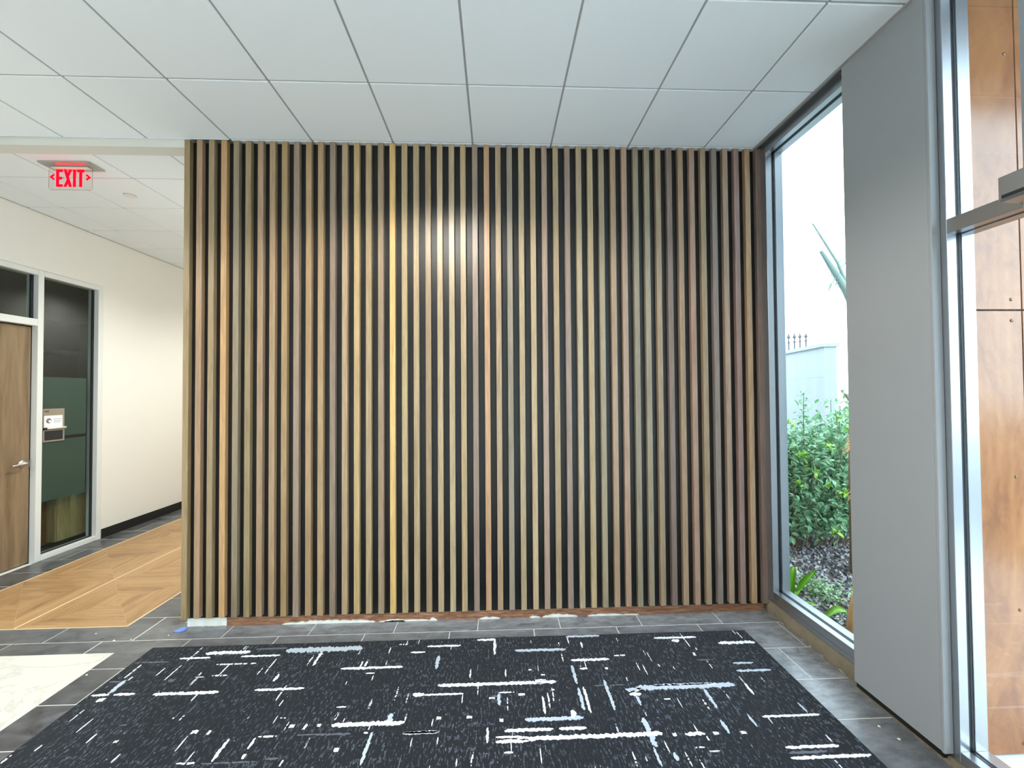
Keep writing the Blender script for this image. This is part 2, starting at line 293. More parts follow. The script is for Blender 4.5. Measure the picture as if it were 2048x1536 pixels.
def stroke(v, x0, y0, x1, y1, w_, tone):
    L = (y1 - y0) if v else (x1 - x0); bm = bms[tone]
    n = max(2, int(L / .008)); zt = .0062 + .0005 * (2 - tone) + .0003 * v
    A = []
    for i in range(n + 1):
        u = i / n; taper = min(1, min(u, 1 - u) * n / 4 + .35) if n > 4 else 1
        hw = w_ / 2 * taper * random.uniform(.55, 1.2); s = w_ * .12 * random.uniform(-1, 1)
        hb = w_ / 2 * taper * random.uniform(.55, 1.2)
        A.append((u, s - hb, s + hw))
    prev = None
    for i, (u, lo, hi) in enumerate(A):
        if v: p = [(x0 + lo, y0 + L * u, zt), (x0 + hi, y0 + L * u, zt)]
        else: p = [(x0 + L * u, y0 + lo, zt), (x0 + L * u, y0 + hi, zt)]
        p = [(min(max(q[0], CARPET[0] + .005), CARPET[1] - .004), min(q[1], CARPET[3] - .004), q[2]) for q in p]
        cur = [bm.verts.new(q) for q in p] + [bm.verts.new((q[0], q[1], .004)) for q in p]
        if prev and not (w_ < .014 and random.random() < .12):
            quads = [(prev[0], cur[0], cur[1], prev[1]), (prev[2], cur[2], cur[0], prev[0]), (prev[1], cur[1], cur[3], prev[3])]
            for q in quads: bm.faces.new(q)
        prev = cur
strokes = [[int(q) for q in s.split()] for s in ST.split(';')]
for v, a, b_, c, d, wd, tone in strokes: stroke(v, a / 1000, b_ / 1000, c / 1000, d / 1000, wd / 1000, tone)
rs = random.Random(5)
for i in range(170):                                               # the short dashes between the big ones
    x, y = rs.uniform(-2.3, 1.75), rs.uniform(1.3, 2.95)
    if rs.random() < .72: stroke(1, x, y, x, y + rs.uniform(.02, .10), rs.uniform(.004, .008), rs.choice((0, 0, 2)))
    else: stroke(0, x, y, min(x + rs.uniform(.02, .07), 1.76), y, rs.uniform(.006, .012), rs.choice((0, 2)))
for i in range(25):                                               # off-frame continuation
    x, y = rs.uniform(-2.3, 1.4), rs.uniform(.8, 1.3)
    if rs.random() < .55: stroke(0, x, y, x + rs.uniform(.1, .4), y, rs.uniform(.01, .03), rs.choice((0, 0, 1)))
    else: stroke(1, x, y, x, y + rs.uniform(.05, .25), rs.uniform(.008, .02), rs.choice((0, 1)))
for bm, m, n in zip(bms, M['yarn'], ('white_yarn', 'blue_grey_yarn', 'dim_grey_yarn')):
    bmesh.ops.recalc_face_normals(bm, faces=bm.faces[:])
    o = obj(n, bm, m, cp); o['kind'] = 'stuff'

# ------------------------------------------------------------------ ceiling: slab, exposed grid, lay-in tiles
CZ = 3.662
ceiling = st(box('ceiling', M['grid'], XL - .15, XF + .2, -4, 9.5, CZ + .02, CZ + .14))
OX, OY, T = -2.60729, 2.57092, .6096
tm = {}
def ctile(x0, x1, y0, y1):
    key = (round(x1 - x0, 3), round(y1 - y0, 3))
    if key not in tm:
        bm = bmesh.new(); a, c = key[0] / 2 - .0065, key[1] / 2 - .0065; bx(bm, -a, a, -c, c, 0, .018, .003)
        me = bpy.data.meshes.new('ceiling_tile'); bm.to_mesh(me); bm.free(); me.materials.append(M['tile']); tm[key] = me
    o = obj('ceiling_tile', tm[key], None, ceiling); o.location = ((x0 + x1) / 2, (y0 + y1) / 2, CZ + random.uniform(-.0003, .0006))
xs = [OX + T * i for i in range(-3, 8)]; ys = [OY + T * j for j in range(-10, 12)]
colx = [XL + .004] + xs + [2.062]
for j in range(len(ys) - 1):
    for a, b_ in zip(colx, colx[1:]):
        y0, y1 = ys[j], ys[j + 1]
        if y0 > 2.5 and a > -2.4 and y0 > 3.3: continue           # above other rooms
        if y0 < 3.187 < y1:                                        # the row that meets the slat wall and the header
            if a < -2.4: ctile(a, b_, y0, 3.185); ctile(a, b_, 3.31, y1)
            else: ctile(a, b_, y0, 3.3)
            continue
        ctile(a, b_, y0, y1)
for x in xs: box('grid_bar', M['grid'], x - .0072, x + .0072, ys[0], 9.2, CZ + .007, CZ + .0199, ceiling)
for y in ys: box('grid_bar', M['grid'], XL, 2.06, y - .0072, y + .0072, CZ + .0072, CZ + .0201, ceiling)
box('edge_angle', M['grid'], 2.056, 2.072, -4, 3.25, CZ - .004, CZ + .02, ceiling)
box('edge_angle', M['grid'], XL, XL + .012, -4, 9.2, CZ - .003, CZ + .02, ceiling)
st(box('trim_1', M['beam'], XL, -2.30, 3.19, 3.306, 3.602, CZ + .015))     # header between lobby and corridor
DL = ['round white downlight above the carpet that glares on the middle battens', 'round white downlight over the marble field left of the carpet', 'round white downlight straight above where the photographer stands', 'round white downlight in the lobby behind and left of the camera',
      'round white downlight added unseen at the back of the lobby near the glass doors', 'round white downlight added unseen at the back of the lobby, middle of the ceiling', 'round white downlight in the corridor just behind the slat wall', 'round white downlight deep in the corridor, farthest from the lobby']
for (x, y, lo_), lo in zip(LIGHTS, DL):
    e = tag(empty('recessed_downlight', (x, y, CZ)), lo, 'ceiling light', 'downlights in the ceiling')
    bm = bmesh.new(); lathe(bm, [(.085, -.001), (.10, -.001), (.10, -.006), (.086, -.009), (.085, -.006)], 28, (x, y, CZ)); obj('trim_ring', bm, M['white_plastic'], e, True)
    bm = bmesh.new(); lathe(bm, [(.084, -.001), (.084, -.006), (.06, -.013), (.02, -.016)], 28, (x, y, CZ))
    obj('lens', bm, mat('lit_lens', (.9, .9, .9), .5, emit=(1, .96, .88), es=14, var=0), e, True)
e = tag(empty('sprinkler_cover', (-3.52, 4.112, CZ)), 'small round white sprinkler cover plate on the corridor ceiling', 'sprinkler')
bm = bmesh.new(); lathe(bm, [(.046, 0), (.047, -.003), (.042, -.007), (.02, -.009)], 28, (-3.52, 4.112, CZ)); obj('cover_plate', bm, M['white_plastic'], e, True)
bm = bmesh.new(); lathe(bm, [(.05, 0), (.05, -.002), (.048, -.0025)], 28, (-3.52, 4.112, CZ)); obj('shadow_ring', bm, M['alu'], e)

# ------------------------------------------------------------------ slat wall
st(box('wall_back', M['paint'], -2.322, XF - .002, 3.262, 3.42, 0, CZ + .02))
sp = empty('slat_wall_panel', (-.1, 3.224, 0))
tag(sp, 'feature wall of fifty upright oak battens over a black backing board', 'wall panel')
box('backing_board', M['backing'], -2.325, XF - .003, 3.224, 3.258, .066, CZ - .004, sp)
cols = [(170,148,105),(184,152,116),(170,150,112),(214,172,116),(156,143,116),(166,146,106),(180,152,120),(184,156,118),(180,152,106),(168,148,126),(185,155,113),(188,160,118),(156,137,118),(190,165,130),(205,178,126),(188,165,125),(172,150,122),
        (238,200,126),(196,174,130),(194,172,132),(172,148,114),(196,174,138),(196,178,141),(196,172,130),(160,141,125),(208,168,128),(190,165,130),(160,151,132),(190,173,135),(200,178,140),(181,156,137),(186,164,128),
        (167,147,133),(191,174,141),(196,176,136),(173,161,132),(188,161,131),(193,163,138),(162,153,128),(168,158,133),(178,158,128),(148,130,119),(183,158,128),(188,158,138),(183,163,132),(156,145,137),(184,160,138),(165,138,128),(198,166,128),(150,130,120)]
hues = [(0,0,0)]
bm = bmesh.new(); bx(bm, -.0205, .0205, -.0195, .0195, 0, 3.576, .0012); slat_me = bpy.data.meshes.new('slat'); bm.to_mesh(slat_me); bm.free(); slat_me.materials.append(M['slat'])
low = {9: -.008, 12: -.012, 0: -.006, 1: 0, 46: .004}
SLK = .84
for i in range(50):
    o = obj('slat', slat_me, None, sp)
    dz = low.get(i, random.uniform(-.003, .003))
    o.location = (-2.333 + .0899 * i + .0205 + random.uniform(-.0012, .0012), 3.2043, .082 + dz)
    o.scale.z = (CZ - .003 - .082 - dz) / 3.576
    if i == 49: o.location.x = 2.113 - .0215
    o.rotation_euler.z = random.uniform(-.02, .02)
    c = lin(cols[i]); gm = (c[0] + c[1] + c[2]) / 3; c = [(v * .94 + gm * .06) * q for v, q in zip(c, (1.015, .975, .99))]; o.color = (c[0] * SLK, c[1] * SLK, c[2] * SLK, 1)
# rough plank, drywall stub and joint compound showing under the battens
for a, b_ in ((-2.03, -.372), (-.370, 2.102)):
    box('sill_plank', M['sill_wood'], a, b_, 3.232, 3.261, 0, .078, sp)
bm = bmesh.new(); n = 14
for i in range(n): bx(bm, -2.318 + .285 * i / n, -2.318 + .285 * (i + 1) / n, 3.232 + random.uniform(-.003, .002), 3.261, 0, .086 + random.uniform(-.006, .002))
obj('drywall_stub', bm, M['plaster'], sp)
rs = random.Random(3)
for a, b_, h0 in ((-1.62, -.93, .022), (-.9, -.52, .009), (-.86, -.70, .014), (-.14, .02, .012), (-.52, -.46, .02), (.35, .62, .02), (.70, .98, .012), (.25, .33, .012), (.98, 1.1, .006)):
    bm = bmesh.new(); n = max(3, int((b_ - a) / .02)); pts = []
    for i in range(n + 1):
        u = i / n; hh = h0 * (math.sin(math.pi * u) ** .5) * rs.uniform(.6, 1.15) + .002
        pts.append((a + (b_ - a) * u, hh))
    prism(bm, [(a, .0005)] + [(p[0], p[1]) for p in pts] + [(b_, .0005)], 'y', 3.221, 3.2318)
    obj('plaster_smear', bm, M['plaster'], sp)

# ------------------------------------------------------------------ left wall with door, transom and sidelight
OY0, OY1, OT = 3.40, 5.243, 3.06
wl = st(box('wall_left', M['paint'], XL - .15, XL, -4, OY0, 0, CZ + .02))
bm = bmesh.new(); bx(bm, XL - .15, XL, OY1, 9.5, 0, CZ + .02); obj('wall_section', bm, M['paint'], wl)
bm = bmesh.new(); bx(bm, XL - .15, XL, OY0, OY1, OT, CZ + .02); obj('wall_section', bm, M['paint'], wl)
bl = st(box('baseboard_left', M['black_base'], XL, XL + .008, OY1 + .003, 9.4, 0, .112, None, .002))
XG = XL - .055
d = st(empty('door_1', (XL, 4.0, 0)))
fr = M['frame_grey']
box('jamb', fr, XL - .12, XL + .004, OY0 + .002, 3.46, 0, OT - .002, d, .003)
box('jamb', fr, XL - .12, XL + .004, 4.522, 4.578, 0, OT - .002, d, .003)
box('head_rail', fr, XL - .12, XL + .003, 3.46, 4.522, 3.0, OT - .002, d, .003)
box('transom_rail', fr, XL - .12, XL + .003, 3.46, 4.522, 2.465, 2.537, d, .003)
box('transom_gasket', M['gasket'], XG - .008, XG + .008, 4.497, 4.522, 2.537, 3.0, d)
box('transom_pane', M['office_glass'], XG - .003, XG + .003, 3.46, 4.5, 2.537, 3.0, d)
leaf = box('door_leaf', M['door_wood'], XG - .04, XG + .004, 3.464, 4.508, .012, 2.452, d, .002)
box('door_seal', M['gasket'], XG - .042, XG - .002, 4.508, 4.522, .0, 2.465, d)
hd = bmesh.new(); hx = XG + .004; hy, hz = 4.438, 1.045
lathe(hd, [(.034, hx), (.034, hx + .006), (.030, hx + .012), (.016, hx + .016), (.0125, hx + .05)], 20, (0, hy, hz), 'x')
tube(hd, [(hx + .05, hy + .012, hz), (hx + .054, hy - .01, hz), (hx + .054, hy - .06, hz - .004), (hx + .050, hy - .125, hz - .008)], [.011, .012, .010, .008], 10)
lev = obj('lever_handle', hd, M['steel'], leaf, True)
box('latch_plate', M['steel'], XG - .03, XG + .01, 4.5085, 4.5135, 1.0, 1.07, leaf)
w1 = st(empty('window_1', (XL, 4.9, 0)))
box('jamb', fr, XL - .12, XL + .004, 5.183, OY1 - .002, 0, OT - .002, w1, .003)
box('head_rail', fr, XL - .12, XL + .003, 4.578, 5.183, 3.0, OT - .002, w1, .003)
box('sill_rail', fr, XL - .12, XL + .003, 4.578, 5.183, 0, .052, w1, .003)
box('gasket', M['gasket'], XG - .008, XG + .006, 5.160, 5.183, .052, 3.0, w1)
box('gasket', M['gasket'], XG - .008, XG + .008, 4.578, 5.16, .052, .064, w1)
box('pane', M['office_glass'], XG - .003, XG + .003, 4.578, 5.163, .06, 3.0, w1)
m = mat('frosted_film', lin((104, 128, 116)), .5, .2, var=.03); t = NT(m)
mx = t.add('ShaderNodeMixShader', i_0=.5, i_1=t.add('ShaderNodeBsdfTransparent', i_Color=(.34, .44, .40, 1)).outputs[0], i_2=t.n['Principled BSDF'].outputs[0])
t.l.new(mx.outputs[0], t.n['Material Output'].inputs[0]); t.set('Base Color', (.062, .088, .078, 1))
for z0, z1 in ((.60, 1.252), (1.286, 1.935)): box('frosted_film', m, XG - .0055, XG - .0032, 4.58, 5.105, z0, z1, w1)
box('frosted_film', m, XG - .0055, XG - .0032, 4.58, 4.80, 1.252, 1.286, w1)

# office behind the glass
ow = mat('office_wall_paint', lin((120, 122, 118)), .8, .2); dk = mat('office_dark_panel', lin((46, 56, 52)), .6, .3)
of = st(box('wall_office', ow, -8.2, -8.1, 2.6, 8.2, 0, 3.1))
box('wall_section', ow, -8.2, XL - .15, 8.1, 8.2, 0, 3.1, of); box('wall_section', ow, -8.2, XL - .15, 2.6, 2.7, 0, 3.1, of)
box('ceiling_panel', ow, -8.2, XL - .12, 2.6, 8.2, 3.062, 3.12, of); box('floor_panel', mat('office_carpet', lin((70, 70, 68)), .95, .1), -8.2, XL - .15, 2.6, 8.2, -.05, -.002, of)
e = tag(empty('office_credenza', (-5.3, 5.2, 0)), 'low pale oak cabinet behind the lower glass of the sidelight', 'cabinet')
box('body', M['cab_wood'], -5.60, -5.06, 4.99, 5.40, .05, .62, e, .003); box('toe_kick', M['gasket'], -5.56, -5.10, 5.0, 5.39, 0, .05, e)
box('door_front', M['cab_wood'], -5.06, -5.045, 4.995, 5.395, .055, .60, e, .002)
e = tag(empty('office_drawer_unit', (-5.5, 4.7, 0)), 'dark brown drawer cabinet left of the pale oak cabinet in the office', 'cabinet')
box('body', M['cab_brown'], -5.75, -5.16, 4.45, 4.985, .03, .60, e, .003)
for z in (.06, .24, .42): box('drawer_front', M['cab_brown'], -5.16, -5.148, 4.46, 4.975, z, z + .165, e, .002)
e = tag(empty('office_wall_cabinet', (-7.9, 5.4, 1.9)), 'dark wall cabinet with a pale rail, dim behind the sidelight glass', 'cabinet')
box('upper_door', dk, -8.095, -7.8, 2.72, 8.09, 2.55, 3.055, e); box('light_rail', mat('pale_rail', lin((238, 238, 232)), .5), -8.095, -7.78, 2.72, 8.09, 2.47, 2.55, e, .004)
box('back_panel', M['cab_brown'], -8.097, -7.85, 2.72, 8.09, 1.9, 2.47, e)

# room sign on the sidelight
sg = tag(empty('room_sign', (XL, 4.68, 1.4)), 'grey and white room sign stuck on the sidelight glass beside the oak door', 'sign')
sx0 = XG + .004
tp = mat('taupe_sign_plate', lin((150, 140, 124)), .5, .4, var=.03)
plate = box('plate', tp, sx0, sx0 + .01, 4.626, 4.846, 1.374, 1.592, sg, .002)
card = box('card', mat('white_paper', lin((240, 240, 244)), .6, .2, var=0), sx0 + .01, sx0 + .012, 4.634, 4.822, 1.392, 1.518, sg)
ink = mat('dark_print', lin((44, 42, 42)), .7, .2, var=0); ink2 = mat('grey_print', lin((150, 150, 154)), .7, .2, var=0)
def quads(name, m, rects, x, parent, th=.0006):
    bm = bmesh.new()
    for y0, y1, z0, z1 in rects: bx(bm, x, x + th, y0, y1, z0, z1)
    return obj(name, bm, m, parent)
zt, zb = 1.573, 1.555
def seg(y, w_, segs):
    t_ = .004; zm = (zt + zb) / 2
    R = {'t': (y, y + w_, zt - t_, zt), 'b': (y, y + w_, zb, zb + t_), 'm': (y, y + w_, zm - t_ / 2, zm + t_ / 2), 'l': (y, y + t_, zb, zt), 'r': (y + w_ - t_, y + w_, zb, zt), 'h': (y, y + t_, zm, zt), 'k': (y + w_ - t_, y + w_, zm, zt), 'j': (y, y + t_, zb, zm)}
    return [R[c] for c in segs]
quads('room_number', ink, seg(4.640, .004, 'l') + seg(4.650, .012, 'tblr') + seg(4.667, .014, 'tmbkj'), sx0 + .01, plate)
def disc(name, m, y, z, r, x, parent, th=.0006, n=20):
    bm = bmesh.new(); prism(bm, [(y + r * math.cos(2 * math.pi * k / n), z + r * math.sin(2 * math.pi * k / n)) for k in range(n)], 'x', x, x + th); return obj(name, bm, m, parent)
disc('emblem', mat('brown_grey_print', lin((120, 108, 110)), .7, .2, var=0), 4.680, 1.462, .027, sx0 + .012, card)
disc('emblem_highlight', mat('pale_print', lin((236, 234, 236)), .7, .2, var=0), 4.690, 1.457, .014, sx0 + .0126, card)
disc('emblem_core', ink2, 4.672, 1.470, .009, sx0 + .0126, card)
quads('printed_lines', ink2, [(4.728, 4.814, 1.478, 1.483), (4.728, 4.806, 1.463, 1.466), (4.728, 4.812, 1.454, 1.457), (4.728, 4.80, 1.445, 1.448), (4.728, 4.80, 1.436, 1.438)], sx0 + .012, card)
bm = bmesh.new(); tube(bm, [(sx0 + .02, 4.655, 1.381), (sx0 + .02, 4.85, 1.381)], .011, 12); obj('slider_bar', bm, mat('white_slider', lin((226, 224, 214)), .35), sg, True)
box('slider_stop', M['gasket'], sx0 + .008, sx0 + .026, 4.624, 4.655, 1.366, 1.388, sg, .002)
bm = bmesh.new()
for q in ((4.626, 4.846, 1.352, 1.366), (4.626, 4.846, 1.236, 1.250), (4.626, 4.640, 1.250, 1.352), (4.832, 4.846, 1.250, 1.352)): bx(bm, sx0, sx0 + .01, *q)
obj('lower_frame', bm, tp, sg); box('dark_insert', mat('black_sign_insert', lin((34, 34, 38)), .35, .5, var=.15, vs=30), sx0, sx0 + .005, 4.640, 4.832, 1.250, 1.352, sg)

# ------------------------------------------------------------------ exit sign hanging under the corridor ceiling
ex = tag(empty('exit_sign', (-3.56, 3.58, CZ)), 'lit red EXIT sign of clear acrylic hanging from the corridor ceiling', 'sign')
EY = 3.592
bm = bmesh.new(); prism(bm, [(-3.745, 3.512), (-3.335, 3.512), (-3.335, 3.652), (-3.745, 3.652)], 'z', CZ - .012, CZ - .0005)
obj('canopy_plate', bm, M['steel'], ex)
box('edge_channel', M['white_plastic'], -3.70, -3.40, EY - .022, EY + .022, CZ - .024, CZ - .012, ex, .003)
bm = bmesh.new(); x0, x1, z0, z1, r = -3.731, -3.378, 3.458, 3.638, .014
prism(bm, [(x0, z1), (x0, z0 + r), (x0 + .004, z0 + .004), (x0 + r, z0), (x1 - r, z0), (x1 - .004, z0 + .004), (x1, z0 + r), (x1, z1)], 'y', EY - .003, EY + .003)
obj('panel', bm, M['acrylic'], ex)
red = mat('lit_red_letter', (.06, .0, .0), .9, 0, emit=(1.0, .002, .014), es=2.0, var=0)
rim = mat('acrylic_edge', lin((150, 140, 132)), .4, .5, var=0)
bm = bmesh.new()
for q in ((x0 + r, x1 - r, z0, z0 + .0028), (x0, x0 + .0028, z0 + r, z1), (x1 - .0028, x1, z0 + r, z1)): bx(bm, q[0], q[1], EY - .0034, EY - .003, q[2], q[3])
obj('panel_edge', bm, rim, ex)
lz0, lz1, sw = 3.484, 3.630, .021
def letter(name, polys):
    bm = bmesh.new()
    for p in polys: prism(bm, p, 'y', EY - .0075, EY - .0032)
    obj(name, bm, red, ex)
def rc(a, b_, c, d_): return [(a, c), (b_, c), (b_, d_), (a, d_)]
zm = (lz0 + lz1) / 2
a = -3.668
letter('letter_E', [rc(a, a + sw, lz0, lz1), rc(a + sw, a + .052, lz1 - sw, lz1), rc(a + sw, a + .046, zm - sw / 2, zm + sw / 2), rc(a + sw, a + .052, lz0, lz0 + sw)])
a = -3.608; b_ = a + .066
letter('letter_X', [[(a, lz1), (a + .023, lz1), (b_, lz0), (b_ - .023, lz0)], [(b_ - .023, lz1), (b_, lz1), (a + .034, zm), (a + .022, zm + .008)], [(a, lz0), (a + .023, lz0), (a + .044, zm - .006), (a + .032, zm + .002)]])
a = -3.532
letter('letter_I', [rc(a, a + sw, lz0, lz1)])
a = -3.500
letter('letter_T', [rc(a, a + .058, lz1 - sw, lz1), rc(a + .0185, a + .0395, lz0, lz1 - sw)])
letter('chevron', [[(-3.722, 3.566), (-3.690, 3.592), (-3.680, 3.582), (-3.700, 3.566)], [(-3.722, 3.566), (-3.700, 3.566), (-3.680, 3.550), (-3.690, 3.540)]])
letter('chevron', [[(-3.388, 3.566), (-3.42, 3.592), (-3.43, 3.582), (-3.41, 3.566)], [(-3.388, 3.566), (-3.41, 3.566), (-3.43, 3.550), (-3.42, 3.540)]])

# ------------------------------------------------------------------ right side: window, pier, sidelite, door
XO = XF + .135
def frame_bar(parent, name, y0, y1, z0, z1, vertical, end):
    """storefront member: inner half, black gasket in the glazing pocket, outer half"""
    f = box(name, M['alu'], XF, XF + .046, y0, y1, z0, z1, parent, .0015)
    box('outer_cover', M['alu'], XF + .074, XO, y0, y1, z0, z1, f, .0015)
    e = .004
    if vertical: box('gasket', M['gasket'], XF + .046, XF + .074, y0 + e, y1 - e, z0, z1, f)
    else: box('gasket', M['gasket'], XF + .046, XF + .074, y0, y1, z0 + e, z1 - e, f)
YJ, ZS, ZH = 3.124, .199, 3.590
w2 = st(empty('window_2', (XF, 2.7, 0)))
frame_bar(w2, 'jamb', YJ, 3.21, .12, 3.86, True, 0)
frame_bar(w2, 'jamb', 2.30, 2.355, .12, 3.86, True, 0)
frame_bar(w2, 'head_rail', 2.355, YJ, ZH, 3.86, False, 0)
frame_bar(w2, 'sill_rail', 2.355, YJ, .125, ZS, False, 0)
box('sill_flashing', M['alu'], XF - .004, XF + .002, 2.36, 3.185, .118, .146, w2)
box('pane', M['glass'], XF + .056, XF + .064, 2.35, YJ + .004, ZS - .004, ZH + .004, w2)
# rough concrete curb under it
bm = bmesh.new(); n = 26; rs = random.Random(11); prev = None
for i in range(n + 1):
    y = 2.36 + (3.262 - 2.36) * i / n
    top = .117 + rs.uniform(-.004, .001); xt = XF + .004 + rs.uniform(-.004, .003); xb = XF + .016 + rs.uniform(-.012, .008)
    cur = [bm.verts.new(p) for p in ((XO, y, -.1), (xb, y, -.03), (xb - .004, y, .02), (xt, y, top - .006), (xt + .006, y, top), (XO, y, top))]
    if prev:
        for k in range(6): bm.faces.new((prev[k], prev[(k + 1) % 6], cur[(k + 1) % 6], cur[k]))
    prev = cur
bmesh.ops.recalc_face_normals(bm, faces=bm.faces[:])
st(obj('trim_2', bm, M['concrete'], None, True))
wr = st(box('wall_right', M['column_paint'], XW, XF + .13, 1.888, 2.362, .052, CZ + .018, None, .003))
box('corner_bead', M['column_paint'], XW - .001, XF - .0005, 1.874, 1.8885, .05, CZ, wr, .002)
bm = bmesh.new(); rs = random.Random(4)
for i in range(24):
    y = 1.86 + .52 * i / 24; bx(bm, XW + .022 + rs.uniform(-.004, .004), XF + .1, y, y + .52 / 24 + .001, -.001, .014 + rs.uniform(0, .012))
obj('mortar_bed', bm, M['concrete'], wr)
box('bottom_track', M['black_base'], XW + .012, XF + .1, 1.89, 2.36, .02, .053, wr)
W3Y, W3S = 1.847, .082
w3 = st(empty('window_3', (XF, 1.7, 0)))
frame_bar(w3, 'jamb', W3Y, 1.96, .03, CZ + .1, True, 0)
frame_bar(w3, 'mullion', 1.50, 1.563, .03, CZ + .1, True, 0)
frame_bar(w3, 'sill_rail', 1.563, W3Y, .03, W3S, False, 0)
frame_bar(w3, 'transom_rail', 1.563, W3Y, 2.466, 2.534, False, 0)
frame_bar(w3, 'head_rail', 1.563, W3Y, CZ - .01, CZ + .1, False, 0)
for z0, z1 in ((W3S, 2.466), (2.534, CZ - .01)): box('pane', M['glass'], XF + .056, XF + .064, 1.558, W3Y + .004, z0 - .003, z1 + .003, w3)
box('threshold', M['concrete'], XF - .012, XO, -4, 1.9, -.08, .029, w3)
# glazed doors and more storefront, past the right edge of the frame
d2 = st(empty('door_2', (XF, .6, 0)))
frame_bar(d2, 'header', -.42, 1.50, 2.466, 2.534, False, 0); frame_bar(d2, 'head_rail', -.42, 1.50, CZ - .01, CZ + .1, False, 0)
box('pane', M['glass'], XF + .056, XF + .064, -.42, 1.50, 2.534, CZ - .01, d2)
for y0, y1 in ((.545, 1.495), (-.415, .535)):
    lf = box('door_stile', M['alu'], XF + .04, XF + .085, y0, y0 + .05, .03, 2.46, d2, .002); box('door_stile', M['alu'], XF + .04, XF + .085, y1 - .05, y1, .03, 2.46, d2, .002)
    box('door_rail', M['alu'], XF + .04, XF + .085, y0 + .05, y1 - .05, .03, .28, d2, .002); box('door_rail', M['alu'], XF + .04, XF + .085, y0 + .05, y1 - .05, 2.39, 2.46, d2, .002)
    box('pane', M['glass'], XF + .058, XF + .066, y0 + .045, y1 - .045, .275, 2.395, d2)
w4 = st(empty('window_4', (XF, -2, 0)))
for y in (-.48, -1.7, -2.9, -3.95): frame_bar(w4, 'mullion', y, y + .06, .03, CZ + .1, True, 0)
for y0, y1 in ((-1.64, -.48), (-2.84, -1.7), (-3.89, -2.9)):
    frame_bar(w4, 'sill_rail', y0, y1, .03, .1, False, 0); frame_bar(w4, 'head_rail', y0, y1, CZ - .01, CZ + .1, False, 0)
    box('pane', M['glass'], XF + .056, XF + .064, y0, y1, .1, CZ - .01, w4)
# wall behind the camera, with a wide window
wf = st(box('wall_front', M['paint'], XL - .15, XF + .14, -4.15, -4, 0, CZ + .1))
st(box('wall_corridor', M['paint'], XL - .15, -2.2, 9.5, 9.6, 0, CZ + .1))
st(box('wall_beyond', M['paint'], -2.322, -2.2, 3.42, 9.5, 0, CZ + .1))
# door operator box on the header
e = tag(empty('door_operator', (2.06, 1.3, 2.53)), 'pale grey door operator housing with a dark slot at the right edge', 'door operator')
bm = bmesh.new(); prism(bm, [(2.012, 2.492), (2.022, 2.484), (XF - .001, 2.478), (XF - .001, 2.584), (2.016, 2.584), (2.012, 2.580)], 'y', .50, 1.566); obj('housing', bm, M['alu'], e)
box('slot', M['gasket'], 2.0105, 2.013, .6, 1.558, 2.494, 2.508, e)
box('end_plate', M['alu'], 2.0135, XF - .002, 1.566, 1.569, 2.49, 2.582, e)

# ------------------------------------------------------------------ outside
GZ = -.104
st(box('ground', M['asphalt'], XO, 40, -30, 40, GZ - .2, GZ - .004)); st(box('sidewalk', M['ext_concrete'], XO, 5.4, -12, 8.5, GZ - .1, GZ))
st(box('ground_beyond', M['ext_concrete'], -40, XO, -30, -4.15, GZ - .2, GZ - .002))
bed = st(box('planting_bed', M['soil'], XO + .01, 4.75, 2.42, 5.3, GZ - .05, GZ + .012))
wo = st(box('wall_outside', M['stucco'], XO + .005, 3.1, 2.05, 2.36, GZ, 4.3))
pm = {}
for i, (x0, x1) in enumerate(((XO + .008, 2.697), (2.703, 3.098))):
    for z0, z1 in ((GZ + .01, 2.139), (2.147, 4.29)):
        p = box('cladding_panel', M['clad'], x0, x1, 2.02, 2.046, z0, z1, wo, .0015)
        sc = [(x1 - .055, z1 - .05), (x0 + .06, z1 - .05), (x1 - .055, z0 + .05), (x0 + .06, z0 + .05)]
        sc += [(x1 - .055, z0 + (z1 - z0) * k) for k in (.32, .62)] + [(x0 + .06, z0 + (z1 - z0) * k) for k in (.32, .62)]
        if i > 1: sc = sc[:4]
        for (u, v) in sc:
            if i == 0 and u < 2.5: continue
            bm = bmesh.new(); bmesh.ops.create_uvsphere(bm, u_segments=8, v_segments=5, radius=.009); bmesh.ops.scale(bm, vec=(1, .5, 1), verts=bm.verts); bmesh.ops.translate(bm, vec=(u, 2.02, v), verts=bm.verts)
            obj('screw_head', bm, M['screw'], p, True)
st(box('canopy', M['soffit'], XO + .02, 5.2, .72, 2.0, 4.06, 4.28))
st(box('wall_outer', M['stucco'], XF + .03, XO - .005, 3.22, 12, GZ, 4.6))
st(box('roof', M['stucco'], XL - .3, XO, -4.2, 12, CZ + .16, CZ + .4))

# white house and its fence
hs = tag(empty('white_garden_wall', (7.6, 10.4, GZ)), 'tall white rendered garden wall with a coping, seen above the shrub', 'garden wall')
A = Vector((7.34, 9.0)); Bp = Vector((7.95, 11.6)); dv = (Bp - A).normalized(); nv = Vector((dv.y, -dv.x))
def rot_box(name, m, u0, u1, v0, v1, z0, z1, par):
    bm = bmesh.new(); prism(bm, [tuple(A + dv * a_ + nv * b2) for a_, b2 in ((u0, v0), (u1, v0), (u1, v1), (u0, v1))], 'z', z0, z1); return obj(name, bm, m, par)
rot_box('wall', M['stucco'], 0, 6, 0, .25, GZ, 2.01, hs); rot_box('wall', M['stucco'], 0, 6, .006, .25, 2.022, 2.70, hs)
rot_box('coping', M['stucco'], -.03, 6, -.05, .3, 2.70, 2.78, hs); rot_box('joint_backing', M['ext_concrete'], .01, 6, .02, .24, 2.0, 2.03, hs)
fc = tag(empty('spiked_fence', (9, 12, 2.7)), 'row of four thin grey spikes standing on the coping of the white garden wall', 'fence')
ir = mat('pale_iron', lin((84, 82, 82)), .6)
z0 = 2.781
